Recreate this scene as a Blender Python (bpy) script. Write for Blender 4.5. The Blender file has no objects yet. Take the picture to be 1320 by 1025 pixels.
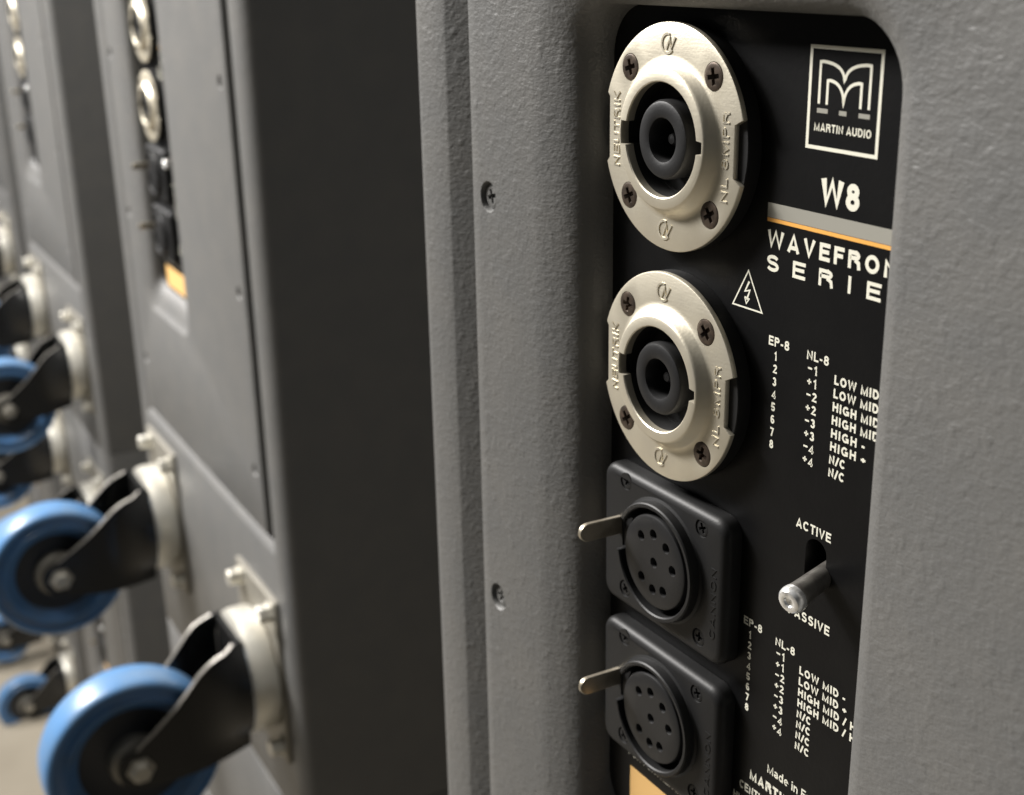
import bpy, bmesh, math, random
from mathutils import Vector, Matrix
from math import sin, cos, pi, radians
random.seed(7)
S = 0.001                       # everything below is written in millimetres
scn = bpy.context.scene
col = scn.collection

# ------------------------------------------------------------------ camera
cam = bpy.data.cameras.new('camera'); camo = bpy.data.objects.new('camera', cam); col.objects.link(camo)
yaw, pitch, roll = radians(59.21), radians(-19.317), radians(-1.15)
B = Matrix(((1, 0, 0), (0, 0, -1), (0, 1, 0)))
R3 = Matrix.Rotation(yaw, 3, 'Z') @ B @ Matrix.Rotation(pitch, 3, 'X') @ Matrix.Rotation(roll, 3, 'Z')
camo.matrix_world = Matrix.Translation(Vector((235.84, -182.96, 43.12)) * S) @ R3.to_4x4()
cam.sensor_width = 36; cam.lens = 1686.0 / 1320 * 36
cam.clip_start = 0.01; cam.clip_end = 60
cam.dof.use_dof = True; cam.dof.focus_distance = 0.292; cam.dof.aperture_fstop = 19; cam.dof.aperture_blades = 0
scn.camera = camo
# ------------------------------------------------------------------ world, lamps, exposure
w = bpy.data.worlds.new('World'); scn.world = w; w.use_nodes = True
w.node_tree.nodes['Background'].inputs[0].default_value = (0.88, 0.94, 1.0, 1)
w.node_tree.nodes['Background'].inputs[1].default_value = 0.055
scn.view_settings.view_transform = 'Standard'; scn.view_settings.look = 'None'
scn.view_settings.exposure = 0.0; scn.view_settings.gamma = 1.0
def area(name, loc, target, sx, sy, power, color):
    l = bpy.data.lights.new(name, 'AREA'); l.shape = 'RECTANGLE'; l.size = sx; l.size_y = sy; l.energy = power; l.color = color
    o = bpy.data.objects.new(name, l); col.objects.link(o); o.location = Vector(loc) * S
    o.rotation_euler = (Vector(target) - Vector(loc)).to_track_quat('-Z', 'Y').to_euler(); return o
area('ceiling_lamp', (-740, -540, 760), (-200, 0, -100), 0.45, 0.25, 10, (1, 0.955, 0.885))
area('ceiling_lamp', (-1350, -860, 980), (-1100, 0, -150), 0.5, 0.3, 72, (1, 0.975, 0.95))
area('ceiling_lamp', (-3000, -1100, 1300), (-2200, 0, -300), 0.9, 0.3, 85, (1, 0.97, 0.95))

# ------------------------------------------------------------------ materials
def mat(name, color, rough=0.5, metal=0.0, bump=None, spec=0.5, vary=None, coat=0.0):
    """bump = list of (scale, distance_mm, detail, stretch); vary = (scale, amount, second colour)"""
    m = bpy.data.materials.new(name); m.use_nodes = True
    nt = m.node_tree; b = nt.nodes['Principled BSDF']; L = nt.links
    b.inputs['Base Color'].default_value = (*color, 1); b.inputs['Roughness'].default_value = rough
    b.inputs['Metallic'].default_value = metal; b.inputs['Specular IOR Level'].default_value = spec
    b.inputs['Coat Weight'].default_value = coat
    tc = nt.nodes.new('ShaderNodeTexCoord')
    last = None
    for (sc, dist, det, st) in (bump or []):
        mp = nt.nodes.new('ShaderNodeMapping'); mp.inputs['Scale'].default_value = st
        n = nt.nodes.new('ShaderNodeTexNoise'); n.inputs['Scale'].default_value = sc; n.inputs['Detail'].default_value = det
        n.inputs['Distortion'].default_value = 0.15
        bp = nt.nodes.new('ShaderNodeBump'); bp.inputs['Strength'].default_value = 1; bp.inputs['Distance'].default_value = dist * S
        L.new(tc.outputs['Object'], mp.inputs[0]); L.new(mp.outputs[0], n.inputs['Vector']); L.new(n.outputs['Fac'], bp.inputs['Height'])
        if last: L.new(last.outputs[0], bp.inputs['Normal'])
        last = bp
    if last: L.new(last.outputs[0], b.inputs['Normal'])
    if vary:
        sc, lo, hi, c2 = vary
        n = nt.nodes.new('ShaderNodeTexNoise'); n.inputs['Scale'].default_value = sc; n.inputs['Detail'].default_value = 6
        r = nt.nodes.new('ShaderNodeMapRange'); r.inputs['From Min'].default_value = lo; r.inputs['From Max'].default_value = hi
        mx = nt.nodes.new('ShaderNodeMix'); mx.data_type = 'RGBA'
        mx.inputs['A'].default_value = (*color, 1); mx.inputs['B'].default_value = (*c2, 1)
        L.new(tc.outputs['Object'], n.inputs['Vector']); L.new(n.outputs['Fac'], r.inputs['Value'])
        L.new(r.outputs[0], mx.inputs['Factor']); L.new(mx.outputs['Result'], b.inputs['Base Color'])
    return m
M = {}
M['paint'] = mat('textured grey cabinet paint', (0.107, 0.1065, 0.103), 0.5,
                 bump=[(45, 0.18, 1, (1, 1, 1.2)), (650, 0.16, 2, (0.75, 1, 1.5)), (1500, 0.10, 2, (0.8, 1, 1.2))],
                 vary=(50, 0.35, 0.75, (0.122, 0.119, 0.112)))
def paint_extras(m):
    """sparse blobs in the grain and small worn, dusty specks"""
    nt = m.node_tree; L = nt.links; b = nt.nodes['Principled BSDF']
    tc = next(n for n in nt.nodes if n.type == 'TEX_COORD')
    n = nt.nodes.new('ShaderNodeTexNoise'); n.inputs['Scale'].default_value = 330; n.inputs['Detail'].default_value = 1
    r = nt.nodes.new('ShaderNodeMapRange'); r.inputs['From Min'].default_value = .52; r.inputs['From Max'].default_value = .85
    bp = nt.nodes.new('ShaderNodeBump'); bp.inputs['Strength'].default_value = 1; bp.inputs['Distance'].default_value = 0.12 * S
    L.new(tc.outputs['Object'], n.inputs['Vector']); L.new(n.outputs['Fac'], r.inputs['Value']); L.new(r.outputs[0], bp.inputs['Height'])
    L.new(b.inputs['Normal'].links[0].from_socket, bp.inputs['Normal']); L.new(bp.outputs[0], b.inputs['Normal'])
    n2 = nt.nodes.new('ShaderNodeTexNoise'); n2.inputs['Scale'].default_value = 120; n2.inputs['Detail'].default_value = 8; n2.inputs['Roughness'].default_value = .7
    r2 = nt.nodes.new('ShaderNodeMapRange'); r2.inputs['From Min'].default_value = .66; r2.inputs['From Max'].default_value = .8; r2.inputs['To Max'].default_value = .45
    mx = nt.nodes.new('ShaderNodeMix'); mx.data_type = 'RGBA'; mx.inputs['B'].default_value = (0.21, 0.20, 0.185, 1)
    L.new(tc.outputs['Object'], n2.inputs['Vector']); L.new(n2.outputs['Fac'], r2.inputs['Value']); L.new(r2.outputs[0], mx.inputs['Factor'])
    L.new(b.inputs['Base Color'].links[0].from_socket, mx.inputs['A']); L.new(mx.outputs['Result'], b.inputs['Base Color'])
paint_extras(M['paint'])
M['panel'] = mat('black panel', (0.0042, 0.0042, 0.0045), 0.42, spec=0.16, bump=[(900, 0.03, 3, (1, 1, 1))], vary=(90, .4, .8, (0.006, 0.006, 0.006)))
M['nickel'] = mat('satin nickel', (0.72, 0.665, 0.535), 0.45, 0.75, bump=[(1400, 0.03, 3, (1, 1, 1)), (500, .02, 2, (.3, 1, 3))], vary=(110, .35, .72, (0.64, 0.59, 0.48)))
M['oldnickel'] = mat('tarnished nickel', (0.50, 0.45, 0.36), 0.42, 0.75, vary=(260, .4, .7, (0.34, 0.30, 0.23)))
M['plastic'] = mat('black plastic', (0.0125, 0.0125, 0.0127), 0.5, spec=0.3, bump=[(1500, 0.03, 2, (1, 1, 1))])
M['plastic2'] = mat('grey black plastic', (0.0135, 0.0135, 0.014), 0.46, spec=0.35, bump=[(1500, 0.03, 2, (1, 1, 1))])
M['screw'] = mat('browned screw steel', (0.075, 0.058, 0.045), 0.38, 0.6, vary=(600, .4, .7, (0.13, 0.095, 0.07)))
M['void'] = mat('black cavity', (0.004, 0.004, 0.004), 0.7)
M['chrome'] = mat('polished steel with painted glare', (0.92, 0.92, 0.91), 0.24, 0.6, vary=(500, .55, .7, (0.5, 0.49, 0.47)))  # whitened: lamp glare on the lever tip is put into the colour
M['lever'] = mat('dull lever steel', (0.22, 0.21, 0.19), 0.42, 0.7, vary=(300, .42, .68, (0.12, 0.11, 0.1)))
M['print'] = mat('cream print', (0.78, 0.76, 0.64), 0.5)
M['greyprint'] = mat('grey print', (0.30, 0.29, 0.25), 0.5)
M['orange'] = mat('orange print', (0.85, 0.42, 0.09), 0.5)
M['label'] = mat('orange label', (0.70, 0.43, 0.16), 0.5)
M['blue'] = mat('blue rubber', (0.095, 0.215, 0.41), 0.33, bump=[(250, 0.08, 3, (1, 1, 1)), (30, .3, 2, (1, 1, 1))], vary=(38, .45, .72, (0.14, 0.22, 0.33)))
M['rim'] = mat('blue rim with painted shade', (0.065, 0.16, 0.33), 0.33, vary=(60, .45, .7, (0.08, 0.15, 0.26)))  # shade on the wheel's side is put into this darker blue
M['hub'] = mat('black nylon wheel centre', (0.016, 0.018, 0.022), 0.42)
M['zinc'] = mat('pale zinc plate', (0.66, 0.64, 0.57), 0.36, 0.5, vary=(60, .4, .7, (0.6, 0.57, 0.49)))
M['dullzinc'] = mat('dull zinc plate', (0.27, 0.255, 0.22), 0.5, 0.5, vary=(60, .4, .7, (0.24, 0.225, 0.19)))
M['fork'] = mat('black fork', (0.014, 0.014, 0.0135), 0.27, 0.2, bump=[(160, 0.08, 3, (1, 1, 1))])
M['steel'] = mat('grey steel', (0.42, 0.40, 0.35), 0.4, 0.7)
M['edge'] = mat('paler fork edge', (0.25, 0.235, 0.21), 0.4, 0.6)
M['floor'] = mat('worn pale floor', (0.36, 0.32, 0.25), 0.55, vary=(4, .35, .7, (0.27, 0.235, 0.18)))

# ------------------------------------------------------------------ mesh helpers
def link(name, bm, m, parent=None, smooth=35):
    bmesh.ops.remove_doubles(bm, verts=bm.verts, dist=1e-4)
    bmesh.ops.recalc_face_normals(bm, faces=bm.faces)
    for v in bm.verts: v.co *= S
    me = bpy.data.meshes.new(name); bm.to_mesh(me); bm.free()
    for mm in (m if isinstance(m, (list, tuple)) else [m]): me.materials.append(mm)
    if smooth:
        me.shade_smooth(); me.set_sharp_from_angle(angle=radians(smooth))
    o = bpy.data.objects.new(name, me); col.objects.link(o); o.parent = parent
    return o
def loops(bm, rings, closed=True, cap0=False, cap1=False, mi=0):
    vs = [[bm.verts.new(p) for p in r] for r in rings]
    n = len(vs[0]); fs = []
    for a, b in zip(vs, vs[1:]):
        for i in range(n if closed else n - 1):
            j = (i + 1) % n
            try: f = bm.faces.new((a[i], a[j], b[j], b[i])); f.material_index = mi
            except ValueError: pass
    if cap0: bm.faces.new(vs[0]).material_index = mi
    if cap1: bm.faces.new(vs[-1][::-1]).material_index = mi
    return vs
def rrect(x0, x1, z0, z1, r, y, n=6):
    r = min(r, (x1 - x0) / 2 - .01, (z1 - z0) / 2 - .01); p = []
    for cx, cz, a0 in ((x1 - r, z1 - r, 0), (x0 + r, z1 - r, 90), (x0 + r, z0 + r, 180), (x1 - r, z0 + r, 270)):
        for k in range(n + 1):
            a = radians(a0 + 90 * k / n); p.append((cx + r * cos(a), y, cz + r * sin(a)))
    return p
def circ(cx, cz, r, y, n=48, a0=0): return [(cx + r * cos(a0 + 2 * pi * k / n), y, cz + r * sin(a0 + 2 * pi * k / n)) for k in range(n)]
def lathe(bm, prof, c=(0, 0, 0), axis='Y', n=48, mi=0):
    """prof = [(radius, distance along axis)]"""
    rings = []
    for r, t in prof:
        r = max(r, 0.001)
        ring = []
        for k in range(n):
            a = 2 * pi * k / n
            if axis == 'Y': ring.append((c[0] + r * cos(a), c[1] + t, c[2] + r * sin(a)))
            else: ring.append((c[0] + t, c[1] + r * cos(a), c[2] + r * sin(a)))
        rings.append(ring)
    loops(bm, rings, mi=mi)
def fill(bm, loops_, mi=0):
    """flat face between an outline and the holes in it"""
    es = []; allv = []
    for lp in loops_:
        vs = [bm.verts.new(p) for p in lp]; allv.append(vs)
        for i in range(len(vs)): es.append(bm.edges.new((vs[i], vs[(i + 1) % len(vs)])))
    r = bmesh.ops.triangle_fill(bm, use_beauty=True, use_dissolve=False, edges=es)
    for g in r['geom']:
        if isinstance(g, bmesh.types.BMFace): g.material_index = mi
    return allv
def box(bm, x0, x1, y0, y1, z0, z1, bev=0):
    if bev:
        loops(bm, [rrect(x0 + bev, x1 - bev, z0 + bev, z1 - bev, bev, y0, 2), rrect(x0, x1, z0, z1, bev * 1.5, y0 + bev, 2), rrect(x0, x1, z0, z1, bev * 1.5, y1, 2)], cap0=True, cap1=True)
    else:
        loops(bm, [[(x0, y0, z0), (x1, y0, z0), (x1, y0, z1), (x0, y0, z1)], [(x0, y1, z0), (x1, y1, z0), (x1, y1, z1), (x0, y1, z1)]], cap0=True, cap1=True)
def prism_x(bm, pts, x0, x1):
    """outline in (y, z) given thickness along x"""
    loops(bm, [[(x0, y, z) for y, z in pts], [(x1, y, z) for y, z in pts]], cap0=True, cap1=True)
def stroke(bm, pts, wd, y, closed=False, th=0.05):
    P = [Vector((x, 0, z)) for x, z in pts]; n = len(P); out = []
    for i in range(n):
        a = P[i - 1] if (i > 0 or closed) else None; b = P[(i + 1) % n] if (i < n - 1 or closed) else None
        d1 = (P[i] - a).normalized() if a is not None else None; d2 = (b - P[i]).normalized() if b is not None else None
        d1 = d1 if d1 is not None else d2; d2 = d2 if d2 is not None else d1
        t = (d1 + d2).normalized(); nrm = Vector((-t.z, 0, t.x)); k = 1 / max(0.72, abs(t.dot(d1)))
        out.append((P[i] + nrm * wd / 2 * k, P[i] - nrm * wd / 2 * k))
    m = n if closed else n - 1
    for i in range(m):
        (a, b), (c, d) = out[i], out[(i + 1) % n]
        q = [a, c, d, b]
        loops(bm, [[(v.x, y, v.z) for v in q], [(v.x, y + th, v.z) for v in q]], cap0=True, cap1=True)
# ---- lettering: every character is built from strokes of even weight
def arc(cx, cy, rx, ry, a0, a1, n=9): return [(cx + rx * cos(radians(a0 + (a1 - a0) * k / n)), cy + ry * sin(radians(a0 + (a1 - a0) * k / n))) for k in range(n + 1)]
def glyphs(q):
    """q = half stroke weight; capitals are 1 high; returns char -> (advance width, strokes)"""
    t = 1 - q; m = .5; g = {}
    O = lambda w: arc(w / 2, m, w / 2 - q, m - q, 90, 90 + 360, 22)[:-1]
    g['A'] = (.72, [[(q * .8, 0), (.36, 1 - q * .3), (.72 - q * .8, 0)], [(.2, .27), (.52, .27)]])
    g['B'] = (.66, [[(q, 0), (q, t), (.38, t)] + arc(.38, .76, .2, .24 - q, 90, -90, 6) + [(q, .52)], [(q, .52), (.4, .52)] + arc(.4, .26 + q / 2, .66 - q - .4, .26 - q / 2, 90, -90, 6) + [(q, q)]])
    g['C'] = (.72, [arc(.37, m, .37 - q, m - q, 42, 318, 16)])
    g['D'] = (.7, [[(q, q), (q, t), (.3, t)] + arc(.3, m, .4 - q, m - q, 90, -90, 10) + [(q, q)]])
    g['E'] = (.6, [[(.6, t), (q, t), (q, q), (.6, q)], [(q, .52), (.55, .52)]])
    g['F'] = (.56, [[(.56, t), (q, t), (q, 0)], [(q, .5), (.5, .5)]])
    g['G'] = (.76, [arc(.38, m, .38 - q, m - q, 45, 300, 16) + [(.76 - q, .18), (.76 - q, .44), (.42, .44)]])
    g['H'] = (.68, [[(q, 0), (q, 1)], [(.68 - q, 0), (.68 - q, 1)], [(q, .52), (.68 - q, .52)]])
    g['I'] = (2 * q, [[(q, 0), (q, 1)]])
    g['K'] = (.68, [[(q, 0), (q, 1)], [(.63, 1), (q, .35)], [(.25, .55), (.66, 0)]])
    g['L'] = (.54, [[(q, 1), (q, q), (.54, q)]])
    g['M'] = (.82, [[(q, 0), (q, 1 - q), (.41, .08), (.82 - q, 1 - q), (.82 - q, 0)]])
    g['N'] = (.68, [[(q, 0), (q, 1 - q * 1.2), (.68 - q, q * 1.2), (.68 - q, 1)]])
    g['O'] = (.76, [O(.76) + ['c']])
    g['P'] = (.62, [[(q, 0), (q, t), (.36, t)] + arc(.36, .72, .26 - q, .28 - q, 90, -90, 8) + [(q, .44 + q)]])
    g['R'] = (.68, [[(q, 0), (q, t), (.4, t)] + arc(.4, .74, .26 - q, .26 - q, 90, -90, 8) + [(q, .48 + q)], [(.38, .5), (.56, .36), (.6, 0)]])
    g['S'] = (.64, [arc(.32, (t + .51) / 2, .31 - q, (t - .51) / 2, 20, 265, 12) + arc(.32, (q + .51) / 2, .32 - q, (.51 - q) / 2, 85, -160, 12)])
    g['T'] = (.6, [[(0, t), (.6, t)], [(.3, 0), (.3, t - q)]])
    g['U'] = (.68, [[(q, 1), (q, .34)] + arc(.34, .34, .34 - q, .34 - q, 180, 360, 10) + [(.68 - q, 1)]])
    g['V'] = (.68, [[(q * .8, 1), (.34, q * .5), (.68 - q * .8, 1)]])
    g['W'] = (.98, [[(q * .8, 1), (.26, q * .8), (.49, 1 - q * .6), (.72, q * .8), (.98 - q * .8, 1)]])
    g['X'] = (.66, [[(.03, 0), (.63, 1)], [(.03, 1), (.63, 0)]])
    g['Y'] = (.66, [[(.03, 1), (.33, .45), (.33, 0)], [(.63, 1), (.33, .45)]])
    g['/'] = (.36, [[(.02, -.02), (.34, 1.02)]])
    g['-'] = (.34, [[(.02, .38), (.32, .38)]])
    g['+'] = (.5, [[(.02, .42), (.48, .42)], [(.25, .65), (.25, .19)]])
    g[','] = (.16, [[(.1, .14), (.04, -.12)]])
    g['0'] = (.56, [O(.56) + ['c']])
    g['1'] = (.34, [[(.02, .72), (.34 - q, .96), (.34 - q, 0)]])
    g['2'] = (.56, [arc(.28, .71, .28 - q, .29 - q, 170, -25, 10) + [(.08, q), (.56, q)]])
    g['3'] = (.56, [arc(.27, (t + .53) / 2, .26 - q, (t - .53) / 2, 165, -90, 10) , arc(.27, (q + .53) / 2, .29 - q, (.53 - q) / 2, 90, -165, 10)])
    g['4'] = (.58, [[(.58, .25), (.05, .25), (.42, 1 - q), (.42, 0)]])
    g['5'] = (.56, [[(.52, t), (.13, t), (.08, .5)] + arc(.27, .32, .29 - q, .32 - q, 130, -160, 12)])
    g['6'] = (.56, [arc(.3, .6, .3 - q, .4 - q, 50, 180, 8) + [(q, .34)], arc(.28, .32, .28 - q, .32 - q, 0, 360, 16)[:-1] + ['c']])
    g['7'] = (.54, [[(.02, t), (.54 - q, t), (.2, 0)]])
    g['8'] = (.6, [arc(.3, (t + .53) / 2, .27 - q, (t - .53) / 2, 0, 360, 16)[:-1] + ['c'], arc(.3, (q + .53) / 2, .3 - q, (.53 - q) / 2, 0, 360, 16)[:-1] + ['c']])
    g['9'] = (.56, [arc(.28, .68, .28 - q, .32 - q, 0, 360, 16)[:-1] + ['c'], arc(.26, .4, .3 - q, .4 - q, 0, -130, 8)])
    g['a'] = (.52, [arc(.24, .36, .2, .3, 90, 270, 8)[:0] + [(.06, .56), (.2, .7 - q), (.36, .68 - q), (.44, .52), (.44, 0)], arc(.24, .2, .2, .2 - q, 60, 330, 10)])
    g['d'] = (.58, [[(.58 - q, 1), (.58 - q, 0)], arc(.28, .36, .28 - q, .36 - q, 0, 360, 14)[:-1] + ['c']])
    g['e'] = (.56, [[(q, .38), (.54, .38)] + arc(.28, .36, .28 - q, .36 - q, 8, 310, 14)])
    g['g'] = (.58, [[(.58 - q, .72), (.58 - q, -.1)] + arc(.28, -.06, .28 - q, .2, 0, -150, 8), arc(.28, .36, .28 - q, .36 - q, 0, 360, 14)[:-1] + ['c']])
    g['i'] = (2 * q, [[(q, 0), (q, .72)], [(q, .86), (q, 1)]])
    g['l'] = (2 * q, [[(q, 0), (q, 1)]])
    g['n'] = (.54, [[(q, 0), (q, .72)], [(q, .42)] + arc(.27, .44, .27 - q, .28 - q, 170, 0, 8) + [(.54 - q, 0)]])
    return g
def text_bm(bm, s, x0, x1, zt, zb, y, bold=0.09, spacing=1.0, th=0.05):
    """word in the xz plane, fitted between x0 and x1, capitals from zb to zt; bold = half stroke weight"""
    G_ = glyphs(bold); sp = .13 * spacing + (.24 * (spacing - 1)); x = 0; items = []
    for ch_ in s:
        if ch_ == ' ': x += .34; continue
        wd, st = G_[ch_]; items.append((x, st)); x += wd + sp
    tot = x - sp; h = zt - zb; kx = (x1 - x0) / tot; n = 0
    for gx, st in items:
        for pl in st:
            closed = pl[-1] == 'c'; pts = pl[:-1] if closed else pl
            n += 1
            # strokes keep their weight although the word may be squeezed
            stroke(bm, [(x0 + (gx + a) * kx, zb + b * h) for a, b in pts], 2 * bold * min(h, kx * 1.15 if kx < h else h * 1.1), y + .004 * (n % 3), closed=closed, th=th)
def thicken(bm, th):
    r = bmesh.ops.extrude_face_region(bm, geom=list(bm.faces))
    for v in [g for g in r['geom'] if isinstance(g, bmesh.types.BMVert)]: v.co.y -= th

# ------------------------------------------------------------------ the cabinet
X0, X1, Z0, Z1, YB = -115, 253, -522, 268.6, 600
BASE = Vector((70, 300, Z0))
root = bpy.data.objects.new('speaker_cabinet', None); col.objects.link(root)
def off(o):      # meshes are written from the first connector's centre; the Empty stands at the cabinet's foot
    o.location = -BASE * S; return o

# cabinet shell: box with rounded front edges, a chamfered rebate for the back panel
IX0, IX1, IZ0, IZ1 = -79.6, 220, -310, 108
def shell_rings(Z0, Z1=Z1):
    rings = [rrect(X0, X1, Z0, Z1, .3, YB), rrect(X0, X1, Z0, Z1, .3, 2.0)]
    rb = 9.0
    for k in range(1, 7):
        a = k / 6 * pi / 2; q = rb * (1 - cos(a)); rings.append(rrect(X0 + q, X1 - q * 1.6, Z0 + q * .1, Z1 - q * .1, .3, 2 - rb * sin(a)))
    ch = 11.8
    rings += [rrect(IX0 - ch - 1, IX1 + ch + 1, IZ0 - 9, IZ1 + 5, 2, -7.0), rrect(IX0 - ch, IX1 + ch, IZ0 - 8.5, IZ1 + 4.5, 2, -6.7),
              rrect(IX0 - 1.5, IX1 + 1.2, IZ0 - .8, IZ1 + .8, 1, -1.2), rrect(IX0 - .3, IX1 + .6, IZ0 - .6, IZ1 + .6, 1, -.6),
              rrect(IX0, IX1 + .3, IZ0, IZ1, 1, 3), rrect(IX0 + 14, IX1 - 14, IZ0 + 14, IZ1 - 14, 1, 3)]
    return rings
bm = bmesh.new()
loops(bm, shell_rings(Z0), cap0=True)
body = off(link('cabinet_shell', bm, M['paint'], root, 40))

# back panel with moulded connector recess and countersunk screw holes
bm = bmesh.new()
SCR = [(-69.8, -22.7), (-69.8, -144.1), (-69.8, -265), (205, -22.7), (205, -150), (205, -268), (-69.8, 85), (205, 85)]
px0, px1, pz0, pz1 = -78.9, 218.6, -309, 107
lip = [(-47, 76.5, -215, 35, 18, -7), (-43, 74.8, -214, 33, 17, -6.4), (-37.5, 72.6, -212.5, 31, 15, -5.0), (-33.4, 70.8, -210.5, 29.6, 14, -3.6),
       (-31.2, 69.4, -206, 28.9, 12.5, -1.9), (-29.8, 68.8, -201, 28.6, 12, 0.5), (-28.4, 68.7, -196, 28.5, 12, 5.2), (-28, 68.7, -195, 28.5, 12, 8)]
ho = []
for (sx, sz) in SCR: ho.append(circ(sx, sz, 4.3, -7, 24))
o_ = rrect(px0 + .8, px1 - .8, pz0 + .8, pz1 - .8, 1.5, -7, 6)
fill(bm, [o_, rrect(*lip[0][:5], lip[0][5], 10)] + ho)
loops(bm, [o_, rrect(px0 + .25, px1 - .25, pz0 + .25, pz1 - .25, 1.5, -6.7, 6), rrect(px0, px1, pz0, pz1, 1.5, -6.1, 6), rrect(px0, px1, pz0, pz1, 1.5, 2.5, 6)])
loops(bm, [rrect(*l[:5], l[5], 10) for l in lip])
for (sx, sz) in SCR:
    loops(bm, [circ(sx, sz, 4.3, -7, 24), circ(sx, sz, 4.0, -6.6, 24), circ(sx, sz, 3.7, -5.6, 24), circ(sx, sz, 1.0, -5.3, 24)])
back = off(link('back_panel', bm, M['paint'], root, 40))

# a cross-head screw as real geometry: head disc with a cross-shaped recess
def cross(cx, cz, L_, W_, y, ang=0.0):
    p = [(W_, W_), (W_, L_), (-W_, L_), (-W_, W_), (-L_, W_), (-L_, -W_), (-W_, -W_), (-W_, -L_), (W_, -L_), (W_, -W_), (L_, -W_), (L_, W_)]
    return [(cx + x * cos(ang) - z * sin(ang), y, cz + x * sin(ang) + z * cos(ang)) for x, z in p]
def screw(cx, cz, r, y, m, parent, ang, depth=1.2):
    bm = bmesh.new()
    L_, W_ = r * .62, r * .17
    fill(bm, [circ(cx, cz, r * .86, y - .18, 24), cross(cx, cz, L_, W_, y - .18, ang)])
    loops(bm, [circ(cx, cz, r * .86, y - .18, 24), circ(cx, cz, r * .97, y - .05, 24), circ(cx, cz, r, y + .12, 24), circ(cx, cz, r, y + .6, 24)])
    loops(bm, [cross(cx, cz, L_, W_, y - .18, ang), cross(cx, cz, L_ * .55, W_ * .8, y - .18 + depth, ang)], cap1=True)
    return link('screw', bm, m, parent, 30)
for i, (sx, sz) in enumerate(SCR):
    screw(sx, sz, 3.3, -5.75, M['paint'], back, 0.3 + 1.1 * i, 1.6)

# black connector plate at the bottom of the recess (with the switch slot cut through)
bm = bmesh.new()
slot = rrect(45.2, 51.6, -93, -81.2, 3.1, 5, 6)
fill(bm, [rrect(-31, 73, -199, 30.5, 12, 5, 8), slot])
loops(bm, [rrect(-31, 73, -199, 30.5, 12, 5, 8), rrect(-31, 73, -199, 30.5, 12, 7, 8)])
loops(bm, [slot, rrect(45.4, 51.4, -92.8, -81.4, 3, 5.4, 6), rrect(45.4, 51.4, -92.8, -81.4, 3, 14, 6)], cap1=True)
panel = off(link('connector_plate', bm, M['panel'], root, 40))

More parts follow.
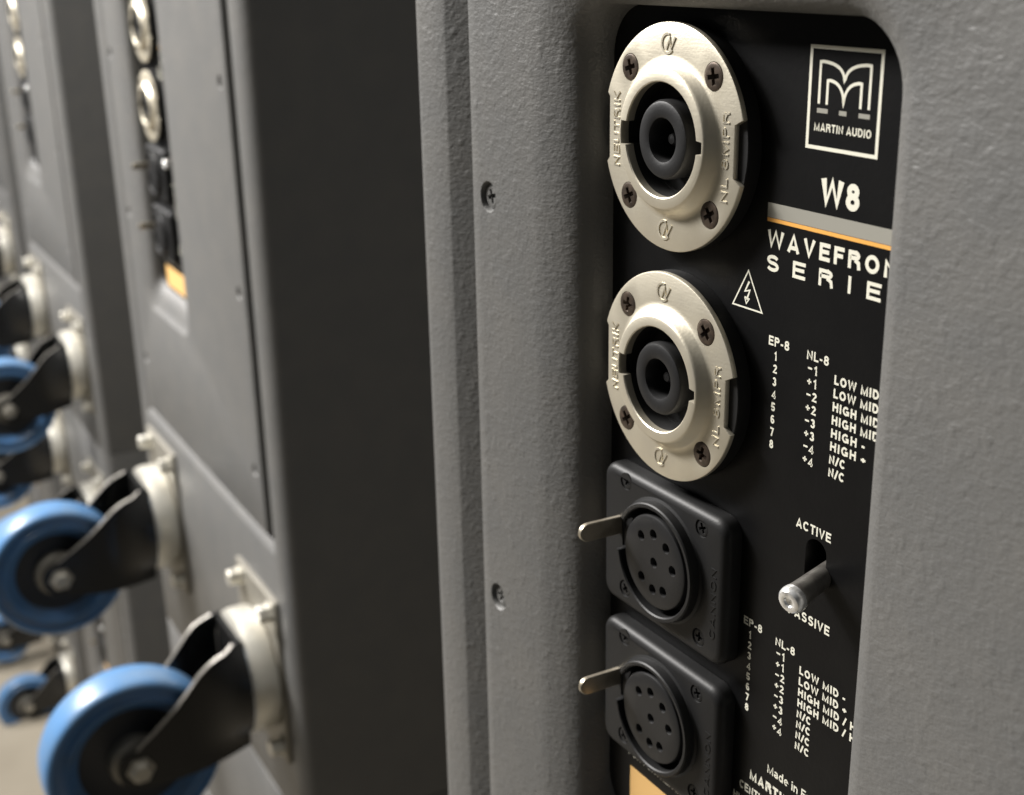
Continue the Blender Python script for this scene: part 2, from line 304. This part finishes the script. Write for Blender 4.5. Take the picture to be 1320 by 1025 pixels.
# ---------------- round eight-pole connector
def round_conn(cz, ang, rotk):
    N = 240; cx = 0.1
    def ro(a, shrink=0):
        r = 25.5 - shrink; x, z = cos(a) * r, sin(a) * r
        if x > 0 and -6.6 < z < 6.1: return min(r, (22.2 - shrink) / max(.01, cos(a)))
        if x < 0 and -7.6 < z < 8.0: return min(r, (23.3 - shrink) / max(.01, -cos(a)))
        return r
    def rh(a, g=0):
        z = sin(a) * 12.8
        if cos(a) > 0 and abs(z + .2) < 1.4: return 14.6
        if cos(a) < 0 and abs(z - .3) < 2.5: return 14.6
        return 12.8 - g
    A = [2 * pi * k / N for k in range(N)]
    ring = lambda f, y: [(cx + f(a) * cos(a), y, cz + f(a) * sin(a)) for a in A]
    c = lambda r: (lambda a: r)
    bm = bmesh.new()
    loops(bm, [ring(lambda a: ro(a, .3), 1.5), ring(lambda a: ro(a), 1.2), ring(lambda a: ro(a), 0.35), ring(lambda a: ro(a, .12), .1), ring(lambda a: ro(a, .35), 0)])
    hp = ((14.8, 14.8), (-15, 14.8), (-15, -14.8), (14.8, -14.8))
    hl = [circ(cx + a, cz + b, 3.15, 0, 24) for a, b in hp]
    Ro, Ri = ring(lambda a: ro(a, .35), 0), ring(c(18.6), 0)
    Ro.append(Ro[0]); Ri.append(Ri[0]); q4 = N // 4
    for k in range(4): fill(bm, [Ro[k * q4:(k + 1) * q4 + 1] + Ri[k * q4:(k + 1) * q4 + 1][::-1], hl[k]])
    for h, (a, b) in zip(hl, hp): loops(bm, [h, circ(cx + a, cz + b, 3.1, 1.4, 24)])
    loops(bm, [ring(c(18.6), 0), ring(c(17.6), -.1), ring(c(17.0), -.5), ring(c(15.9), -2.2), ring(c(15.5), -2.65), ring(c(15.1), -2.85),
               ring(lambda a: max(rh(a) + .25, 12.8 + .25) if rh(a) < 15 else rh(a) + .1, -2.85), ring(lambda a: rh(a), -2.6), ring(lambda a: rh(a), -.7)])
    o = off(link('round_connector', bm, M['nickel'], root, 28))
    # raised lettering and marks on the flange
    bm = bmesh.new()
    def vtext(s, xb, zlo, length, h):
        b2 = bmesh.new(); text_bm(b2, s, 0, length, h, 0, -.2, bold=0.085, th=.25)
        for v in b2.verts: v.co = Vector((xb - v.co.z, v.co.y, zlo + v.co.x))
        me = bpy.data.meshes.new('x'); b2.to_mesh(me); b2.free(); bm.from_mesh(me); bpy.data.meshes.remove(me)
    vtext('NEUTRIK', -18.9, cz - 8.5, 17.5, 2.5)
    vtext('NL 8MPR', 20.6, cz - 11.5, 19.5, 2.3)
    for sg in (1, -1):
        c0 = cz + sg * 20.8
        a0 = [radians(70 + 250 * k / 14) for k in range(15)]
        stroke(bm, [(-1.1 + 2.1 * cos(a), c0 + 2.1 * sin(a)) for a in a0], .5, -.2, th=.25)
        stroke(bm, [(-1.6, c0 - 1.3), (-.3, c0 + 1.2), (.1, c0 - 1.2), (1.6, c0 + 1.5)], .5, -.2, th=.25)
    link('raised_lettering', bm, M['nickel'], o, 0)
    # black body behind the flange, seen at the notches and round the edge
    bm = bmesh.new()
    lathe(bm, [(0, 4.95), (25.3, 4.95), (25.3, 1.5), (25.1, 1.25), (15.6, 1.25)], (cx, 0, cz), n=96)
    link('gasket', bm, M['plastic'], o)
    bm = bmesh.new()                      # inner barrel
    loops(bm, [ring(lambda a: rh(a) + 1.2, -.5), ring(lambda a: rh(a) + .02, -.65), ring(lambda a: rh(a) + .02, 4), ring(c(12.6), 4), ring(c(12.6), 14)], cap1=True)
    link('socket_well', bm, M['void'], o)
    bm = bmesh.new()                      # centre core with bore
    lathe(bm, [(9.0, 14), (8.9, -1.3), (8.5, -2.0), (7.9, -2.25), (5.7, -2.25), (5.0, -2.0), (4.7, -1.2), (4.6, 9), (0, 9)], (cx, 0, cz), n=64)
    for k in range(4):                    # grooves of the core
        pass
    link('socket_core', bm, M['plastic2'], o)
    bm = bmesh.new(); lathe(bm, [(1.6, 9), (1.55, 1.2), (1.1, .5), (0, .3)], (cx, 0, cz), n=24)
    link('guide_pin', bm, M['plastic2'], o)
    for k, (dx, dz) in enumerate(((14.8, 14.8), (-15, 14.8), (-15, -14.8), (14.8, -14.8))):
        screw(cx + dx, cz + dz, 3.05, -.02, M['screw'], o, ang + k * rotk)
    return o
rc1 = round_conn(0.0, .15, 1.7)
rc2 = round_conn(-56.4, .7, 2.3)

# ---------------- square eight-pole connector with latch lever
def square_conn(cz):
    bm = bmesh.new(); cx = -1.2
    x0, x1, z0, z1 = -25.2, 24.6, cz - 19.8, cz + 19.2
    fr = []
    for (q, y) in ((0, 4.9), (0, 2.2), (.2, 1.4), (.7, .7), (1.4, .25), (2.4, .02)):
        fr.append(rrect(x0 + q, x1 - q, z0 + q, z1 - q, max(4.5 - q, 1), y, 6))
    loops(bm, fr)
    hs = [circ(dx, cz + dz, 2.35, .02, 20) for dx, dz in ((15.6, 14.9), (-15.0, 16.2), (-15.0, -14.4), (15.6, -14.4))]
    fill(bm, [rrect(x0 + 2.4, x1 - 2.4, z0 + 2.4, z1 - 2.4, 2.1, .02, 6), circ(0, cz, 16.4, .02, 64)] + hs)
    for h, (dx, dz) in zip(hs, ((15.6, 14.9), (-15.0, 16.2), (-15.0, -14.4), (15.6, -14.4))):
        loops(bm, [h, circ(dx, cz + dz, 2.2, .6, 20)])
    # collar: open on the left where the latch passes through
    A = [radians(-172 + 322 * k / 80) for k in range(81)]
    sec = [(16.4, 0.02), (15.7, -.3), (15.5, -2.4), (15.2, -2.75), (14.4, -2.75), (14.1, -2.4), (14.1, 4.5)]
    vs = loops(bm, [[(r * cos(a), y, cz + r * sin(a)) for a in A] for r, y in sec], closed=False)
    for e in (0, -1): bm.faces.new([v[e] for v in vs])
    A2 = [radians(150 + 38 * k / 10) for k in range(11)]
    loops(bm, [[(r * cos(a), y, cz + r * sin(a)) for a in A2] for r, y in ((16.4, .02), (16.2, .4), (14.1, .4), (14.1, 4.5))], closed=False)
    o = off(link('square_connector', bm, M['plastic'], root, 32))
    bm = bmesh.new()                      # contact insert with eight pin holes
    H = [(0.1, 0)] + [(7.6 * cos(radians(a)), 7.6 * sin(radians(a))) for a in (134, 92, 50, 6, -58, -92, -130)]
    hl = [circ(hx, cz + hz, 1.4, -2.2, 20) for hx, hz in H]
    fill(bm, [circ(0, cz, 11.7, -2.2, 56)] + hl)
    for (hx, hz), h in zip(H, hl): loops(bm, [h, circ(hx, cz + hz, 1.2, -1.75, 20), circ(hx, cz + hz, 1.1, 5, 20)], cap1=True)
    loops(bm, [circ(0, cz, 11.7, -2.2, 56), circ(0, cz, 12.15, -2.0, 56), circ(0, cz, 12.4, -1.5, 56), circ(0, cz, 12.4, 4.5, 56)])
    link('contact_insert', bm, M['plastic2'], o)
    bm = bmesh.new()
    for (hx, hz) in H: lathe(bm, [(1.05, 3.0), (1.05, -.2), (.6, -.4), (.5, 3.0)], (hx, 0, cz + hz), n=12)
    link('contact_sockets', bm, M['nickel'], o)
    bm = bmesh.new(); lathe(bm, [(0, 4.4), (14.1, 4.4)], (0, 0, cz)); link('socket_floor', bm, M['void'], o)
    # latch lever: flat steel strip standing out from the plate
    bm = bmesh.new()
    base = (3.0, cz + 3.2); tip = (-10.4, cz + 3.7); hw = 2.45; P = []
    d = Vector((tip[0] - base[0], tip[1] - base[1])).normalized(); n_ = Vector((-d.y, d.x))
    P.append((base[0] + n_.x * hw, base[1] + n_.y * hw))
    for k in range(13):
        a = pi * k / 12; v = n_ * cos(a) * hw + d * sin(a) * hw; P.append((tip[0] + v.x, tip[1] + v.y))
    P.append((base[0] - n_.x * hw, base[1] - n_.y * hw))
    inn = [(tip[0] + (y - tip[0]) * .93, tip[1] + (z - tip[1]) * .86) for y, z in P]
    loops(bm, [[(-17.9, y, z) for y, z in P], [(-16.85, y, z) for y, z in P], [(-16.65, y, z) for y, z in inn]], cap0=True, cap1=True)
    link('latch', bm, M['oldnickel'], o, 30)
    b2 = bmesh.new(); text_bm(b2, 'CANNON', 0, 19, 2.0, 0, -.14, bold=0.08, th=.2)
    for v in b2.verts: v.co = Vector((21.6 - v.co.z, v.co.y, cz - 12.5 + v.co.x))
    link('raised_lettering', b2, M['plastic'], o, 0)
    for k, (dx, dz) in enumerate(((15.6, 14.9), (-15.0, 16.2), (-15.0, -14.4), (15.6, -14.4))):
        screw(dx, cz + dz, 2.2, .45, M['plastic'], o, .4 + k * .9, 1.3)
    return o
sc1 = square_conn(-104.9)
sc2 = square_conn(-150.1)

# ---------------- toggle switch
bm = bmesh.new()
pA, pB = Vector((50.2, 9, -88.2)), Vector((52.7, -6.6, -91.2))
dv = (pB - pA).normalized(); Lh = (pB - pA).length
mx = Vector((0, 1, 0)).rotation_difference(dv).to_matrix().to_4x4()
lathe(bm, [(0, 0), (2.3, 0), (2.4, 3), (2.85, Lh - 4.5), (3.0, Lh - 3.0), (2.9, Lh - 2.6)], n=32)
bmesh.ops.transform(bm, matrix=Matrix.Translation(pA) @ mx, verts=bm.verts)
sw = off(link('toggle_lever', bm, M['lever'], root))
bm = bmesh.new()
lathe(bm, [(2.9, Lh - 2.8), (3.15, Lh - 2.5), (3.2, Lh - 1.6), (3.05, Lh - .8), (2.6, Lh - .2), (1.9, Lh), (1.25, Lh - .15), (1.0, Lh - .6), (0.001, Lh - .8)], n=32)
bmesh.ops.transform(bm, matrix=Matrix.Translation(pA) @ mx, verts=bm.verts)
link('lever_tip', bm, M['chrome'], sw)

# ---------------- print on the plate
YP = 4.93
def T(parts, name, m, th=0.05):
    bm = bmesh.new()
    for p in parts: text_bm(bm, *p[:5], YP, **(p[5] if len(p) > 5 else {}))
    return link(name, bm, m, panel, 0)
# emblem
bm = bmesh.new()
stroke(bm, [(38.7, 2.6), (57.5, 2.6), (57.5, 22.1), (38.7, 22.1)], .75, YP, closed=True)
def arch(xs, zs, xv, zv, n=10):   # quarter-ellipse from a stem top down to the valley
    return [(xs + (xv - xs) * sin(k / n * pi / 2), zv + (zs - zv) * cos(k / n * pi / 2)) for k in range(n + 1)]
o1 = [(41.4, 11.2), (41.4, 19.2)] + arch(41.6, 19.2, 48.0, 16.6)[1:]
def arc2(x0, z0, x1, z1, n=12): # bulging arch: leaves x0 level, falls steeply into x1
    return [(x0 + (x1 - x0) * sin(k / n * pi / 2), z1 + (z0 - z1) * (1 - (k / n) ** 2.2)) for k in range(n + 1)]
left = arc2(41.4, 19.4, 48.0, 15.9); right = [(96.2 - x, z) for x, z in left][::-1]
stroke(bm, [(41.4, 11.2), (41.4, 19.3)] + left[1:] + right[1:-1] + [(54.8, 19.3), (54.8, 11.2)], .62, YP)
left = arc2(43.6, 15.9, 48.1, 11.3); right = [(96.2 - x, z) for x, z in left][::-1]
stroke(bm, [(43.6, 11.2), (43.6, 15.8)] + left[1:] + right[1:-1] + [(52.6, 15.8), (52.6, 11.2)], .62, YP)
link('emblem', bm, M['print'], panel, 0)
bm = bmesh.new()
for a, b in ((41.0, 44.0), (47.1, 49.1), (52.3, 55.2)): stroke(bm, [(a, 9.9), (b, 9.9)], .9, YP)
link('emblem_feet', bm, M['greyprint'], panel, 0)
T([('MARTIN AUDIO', 40.5, 55.9, 7.5, 5.9, dict(bold=.09))], 'maker_name', M['print'])
T([('W', 43.4, 49.7, -3.2, -8.6, dict(bold=.14)), ('8', 50.3, 54.2, -3.2, -8.6, dict(bold=.115))], 'model_number', M['print'])
T([('WAVEFRONT', 28.3, 69.3, -16.2, -19.9, dict(bold=.115, spacing=1.12)), ('SERIES', 28.2, 69.4, -21.5, -25.1, dict(bold=.105, spacing=2.05))], 'series_name', M['print'])
bm = bmesh.new(); stroke(bm, [(28.1, -12.0), (68.5, -12.0)], 3.1, YP); link('grey_stripe', bm, M['greyprint'], panel, 0)
bm = bmesh.new(); stroke(bm, [(28.1, -14.05), (68.5, -14.05)], .8, YP); link('orange_stripe', bm, M['orange'], panel, 0)
bm = bmesh.new()
stroke(bm, [(22.8, -26.4), (18.0, -34.9), (27.7, -34.9)], .5, YP, closed=True)
stroke(bm, [(23.2, -28.8), (21.9, -31.2), (23.5, -30.7), (22.6, -33.0)], .55, YP)
stroke(bm, [(21.9, -32.5), (22.5, -33.9), (23.4, -32.7), (21.9, -32.5)], .35, YP)
link('warning_symbol', bm, M['print'], panel, 0)
def table(xe, xn, xt, ze, zn, zt, pe, pn, rows, name):
    P = [('EP-8', xe - 1.9, xe + 4.6, ze + 1.15, ze - .95, dict(bold=.095)), ('NL-8', xn - 2.3, xn + 4.2, zn + 1.1, zn - .95, dict(bold=.095))]
    for k in range(8):
        z = ze - 3.1 - k * pe
        wd = .62 if k == 0 else 1.25
        P.append((str(k + 1), xe + .5 - wd / 2, xe + .5 + wd / 2, z + 1.0, z - 1.0, dict(bold=.105)))
        z = zn - 3.0 - k * pn; d_ = str(k // 2 + 1)
        P.append((d_, xn - .1 + (.25 if d_ == '1' else 0), xn + (.95 if d_ == '1' else 1.3), z + 1.03, z - 1.0, dict(bold=.105)))
    bm = bmesh.new()
    for p in P: text_bm(bm, *p[:5], YP, **p[5])
    for k, r in enumerate(rows):
        z = zt - k * pn; text_bm(bm, r, xt, xt + rows_w[r] * 1.03, z + 1.0, z - 1.0, YP, bold=.112)
    for k in range(8):
        z = zn - 3.0 - k * pn
        stroke(bm, [(xn - 1.75, z + .2), (xn - .55, z + .2)], .38, YP - .0)
        if k % 2: stroke(bm, [(xn - 1.15, z + .8), (xn - 1.15, z - .4)], .38, YP)
    link(name, bm, M['print'], panel, 0)
rows_w = {'LOW MID -': 14.0, 'LOW MID +': 14.6, 'HIGH MID -': 14.6, 'HIGH MID +': 15.2, 'HIGH -': 9.4, 'HIGH +': 9.9, 'N/C': 4.6,
          'HIGH MID / HIGH -': 24.5, 'HIGH MID / HIGH +': 25.0}
table(32.2, 44.5, 50.5, -40.4, -40.6, -43.9, 2.92, 2.93, ['LOW MID -', 'LOW MID +', 'HIGH MID -', 'HIGH MID +', 'HIGH -', 'HIGH +', 'N/C', 'N/C'], 'upper_pin_table')
table(28.2, 39.7, 45.6, -110.8, -111.3, -114.8, 2.82, 2.83, ['LOW MID -', 'LOW MID +', 'HIGH MID / HIGH -', 'HIGH MID / HIGH +', 'N/C', 'N/C', 'N/C', 'N/C'], 'lower_pin_table')
T([('ACTIVE', 41.9, 52.6, -78.2, -80.4, dict(bold=.095)), ('PASSIVE', 41.0, 54.0, -100.0, -102.3, dict(bold=.095))], 'switch_lettering', M['print'])
T([('Made in England', 37.0, 59.4, -144.9, -147.3, dict(bold=.075)), ('MARTIN AUDIO LTD', 30.9, 66.0, -150.0, -152.7, dict(bold=.12)),
   ('CENTURY POINT, HALIFAX ROAD', 27.4, 69.0, -154.9, -157.2, dict(bold=.095)), ('HIGH WYCOMBE, BUCKS, HP12 3SL', 25.3, 70.2, -159.2, -161.4, dict(bold=.095))], 'maker_address', M['print'])
T([('FOR FURTHER INFORMATION', -19.0, 22, -172.6, -174.4, dict(bold=.08))], 'small_print', M['print'])
bm = bmesh.new(); box(bm, -18.1, 53, 4.85, 5.02, -194, -177.9); link('orange_label', bm, M['label'], panel, 0)

# ---------------- swivel castor
def castor(px, pz, wz, r):
    bm = bmesh.new()                       # mounting plate
    box(bm, px - 41, px + 41, -10.2, -7.0, pz - 62, pz + 62, .8)
    o = off(link('castor', bm, M['dullzinc'], root))
    bm = bmesh.new()
    lathe(bm, [(30, -10), (41, -10.2), (43, -12), (43.5, -15), (43.5, -24), (42.5, -27.5), (39, -29.5), (20, -29.8), (0, -29.8)], (px, 0, pz - 4), n=64)
    link('swivel_ring', bm, M['zinc'], o)
    for sx in (-1, 1):
        for sz in (-1, 1):
            bm = bmesh.new()
            lathe(bm, [(7.2, -10.2), (7.2, -12), (5.9, -12.1), (5.9, -18.5), (5.2, -19.3), (0, -19.3)], (px + sx * 31.5, 0, pz + sz * 51), n=6 if sz * sx > 0 else 8)
            link('bolt', bm, M['zinc'], o, 25)
    ay, az = -104, wz
    bm = bmesh.new()                       # fork: two pressed cheeks flaring into the round crown
    c0 = pz - 4
    zt_, zb_ = c0 + 31, az + 14
    tab = [(-29.5, None), (-36, None), (-42, 1), (-48, .955), (-54, .87), (-60, .755), (-68, .585), (-76, .43), (-84, .30), (-92, .18), (-100, .07), (-105, 0.0)]
    cols = []
    for y_, g_ in tab:
        t_ = (c0 + 36 if y_ > -30 else c0 + 34.5) if g_ is None else zb_ + (zt_ - zb_) * g_
        k = (-29.5 - y_) / 75.5
        b_ = (c0 - 44) * (1 - k) + (az - 14) * k - 5 * sin(pi * k)
        cols.append((y_, t_, b_))
    for a in (35, 50, 65, 78, 88): cols.append((ay - 14 * sin(radians(a)) , az + 14 * cos(radians(a)), az - 14 * cos(radians(a))))
    cols = [c for q_, c in enumerate(cols) if q_ == 0 or c[0] < cols[q_ - 1][0] - .2]
    def xc(y, z):                          # half-distance of a cheek from the middle of the wheel
        f = max(0, min(1, (y + 62) / 32)); f = f * f * (3 - 2 * f)
        lim = math.sqrt(max(21.5 ** 2, 41.5 ** 2 - (z - c0) ** 2))
        return 21.5 + f * max(0, lim - 21.5) * .92
    NR = 9
    for x_ in (-1, 1):
        sh = []
        for off_ in (0, 2.4):
            sh.append([[(px + x_ * (xc(y, b + (t - b) * r_ / NR) + off_), y, b + (t - b) * r_ / NR) for r_ in range(NR + 1)] for y, t, b in cols])
        va = loops(bm, sh[0], closed=False); vb = loops(bm, sh[1], closed=False)
        for k in (0, NR):
            for a, b, c_, d_ in zip(va, va[1:], vb, vb[1:]): bm.faces.new((a[k], b[k], d_[k], c_[k]))
        for k in (0, -1):
            for q_ in range(NR): bm.faces.new((va[k][q_], va[k][q_ + 1], vb[k][q_ + 1], vb[k][q_]))
    prism_x(bm, [(-29.5, c0 + 35), (-33.0, c0 + 34), (-33.0, c0 - 40), (-29.5, c0 - 41)], px - 22, px + 22)
    link('fork', bm, M['fork'], o, 35)
    for x_ in (-1, 1):                     # paler strip along the top of each cheek
        bm = bmesh.new(); pts = [(y, t) for y, t, b in cols[1:12]]
        loops(bm, [[(px + x_ * (xc(y, t) - .3), y, t + .4), (px + x_ * (xc(y, t) + 2.7), y, t + .4), (px + x_ * (xc(y, t) + 2.7), y, t - .5), (px + x_ * (xc(y, t) - .3), y, t - .5)] for y, t in pts], cap0=True, cap1=True)
        link('fork_edge', bm, M['edge'], o, 35)
    # ends
    bm = bmesh.new()                       # tyre
    half = [(r, 0), (r - .15, 6), (r - .7, 10), (r - 1.8, 13), (r - 3.4, 14.9), (r - 4.6, 15.1), (r - 5.4, 14.2), (r - 6, 12.5), (r - 8, 12.3)]
    lathe(bm, [(a, -b) for a, b in half[::-1]] + half[1:], (px, ay, az), 'X', 96)
    link('tyre', bm, M['blue'], o, 50)
    bm = bmesh.new()
    half = [(r - 5.6, 12.2), (r - 7.5, 12.6), (r - 12.2, 12.9), (r - 12.9, 13.8), (r - 13.6, 14.9), (r - 14.8, 15.0), (r - 15.8, 14.0), (r - 18, 12.0), (r - 21, 9.6), (r - 22.5, 8.5)]
    lathe(bm, [(a, -b) for a, b in half[::-1]] + half, (px, ay, az), 'X', 96)
    link('wheel_rim', bm, M['rim'], o, 50)
    bm = bmesh.new()
    lathe(bm, [(0, -14), (12, -14), (14, -8), (r - 26, -7), (r - 22, -8.6), (r - 22, 8.6), (r - 26, 7), (14, 8), (12, 14), (0, 14)], (px, ay, az), 'X', 96)
    link('wheel_centre', bm, M['hub'], o, 40)
    bm = bmesh.new()
    lathe(bm, [(0, -19.8), (8, -19.8), (8.5, -17.6), (12, -17), (17, -15.4), (18, -13), (18, 13), (17, 15.4), (12, 17), (8.5, 17.6), (8, 19.8), (0, 19.8)], (px, ay, az), 'X', 32)
    link('hub_sleeve', bm, M['dullzinc'], o)
    for s_ in (-1, 1):
        bm = bmesh.new()
        lathe(bm, [(9.5, s_ * 23.5), (9.5, s_ * 24.8), (7, s_ * 25), (7, s_ * 29.5), (6, s_ * 30.5), (0, s_ * 30.5)], (px, ay, az), 'X', 6)
        link('axle_nut', bm, M['steel'], o, 25)
    return o
castor(190, -414, -456, 59.5)
castor(-46, -391, -421, 55)

# ------------------------------------------------------------------ placing the cabinets
def dup(o, parent=None, skip=()):
    if o.name.split('.')[0] in skip: return None
    c = o.copy(); col.objects.link(c); c.parent = parent
    for ch in list(o.children): dup(ch, c, skip)
    return c
G = 'grey loudspeaker cabinets lined up in a receding row'
def place(o, t, th, dz, label):
    q = Matrix.Rotation(th, 3, 'Z') @ BASE
    o.location = (Vector(t) + q + Vector((0, 0, dz))) * S; o.rotation_euler = (0, 0, th)
    o['label'] = label; o['category'] = 'loudspeaker'; o['group'] = G
PRINT = ('emblem', 'emblem_feet', 'maker_name', 'model_number', 'series_name', 'grey_stripe', 'orange_stripe', 'warning_symbol', 'upper_pin_table', 'lower_pin_table',
         'switch_lettering', 'maker_address', 'small_print', 'raised_lettering', 'contact_sockets')
T2, th2 = (-728.13, 89.17, -10.03), -0.0358
T3, th3 = (-1579.67, 169.91, -32.13), -0.0279
T4, th4 = (-2431, 250, -54), -0.028
PITCH = -771
cab2 = dup(root); cab3 = dup(root, None, PRINT); cab4 = dup(root, None, PRINT)
place(root, (0, 0, 0), 0, 0, 'nearest grey textured loudspeaker cabinet, its sharp black connector plate at the right of the photo')
place(cab2, T2, th2, 0, 'second grey cabinet from the right, blurred, with the two largest blue castors')
place(cab3, T3, th3, 0, 'third cabinet of the upper row, smaller and blurred, seen left of the second one')
place(cab4, T4, th4, 0, 'farthest cabinet of the upper row, a dim sliver at the left edge of the photo')
# lower tier: the same cabinets with a second row of castors at their upper end
cab3b = dup(root, None, PRINT)
for c in [c for c in cab3b.children if c.name.startswith('castor')]:
    u = dup(c, cab3b); u.location = c.location + Vector((0, 0, 565 * S))
LOW = 92                       # the lower cabinets reach this much further down
for c in list(cab3b.children):
    if c.name.startswith('castor') and c.location.z < (-BASE.z + 100) * S: c.location.z -= 112 * S
    if c.name.startswith('cabinet_shell'):
        bm = bmesh.new(); loops(bm, shell_rings(Z0 - LOW + 20, 248), cap0=True); t_ = off(link('cabinet_shell', bm, M['paint'], cab3b, 40)); bpy.data.objects.remove(c)
for c in cab3b.children: c.location.z += LOW * S
cab2b = dup(cab3b); cab4b = dup(cab3b)
for c in [c for c in cab2b.children if c.name.startswith('castor') and c.location.z > (-BASE.z + LOW + 100) * S]:
    for k in list(c.children): bpy.data.objects.remove(k)
    bpy.data.objects.remove(c)
for c in (cab3, cab4):
    for p in c.children_recursive:
        if p.name.startswith('orange_label'): bpy.data.objects.remove(p); break
place(cab2b, T2, th2, PITCH - LOW, 'lower cabinet standing beneath the second cabinet, almost hidden behind the largest blue wheel')
place(cab3b, T3, th3, PITCH - LOW, 'lower cabinet standing beneath the third cabinet, glimpsed between the blue wheels')
place(cab4b, T4, th4, PITCH - LOW, 'lower cabinet beneath the farthest one, at the bottom left behind a small blue wheel')

# ------------------------------------------------------------------ floor
bm = bmesh.new(); zf = Z0 + PITCH - LOW - 40
vs = [bm.verts.new(p) for p in ((-9000, -5000, zf), (4000, -5000, zf), (4000, 6000, zf), (-9000, 6000, zf))]; bm.faces.new(vs)
fl = link('floor', bm, M['floor'], None, 0); fl['kind'] = 'structure'
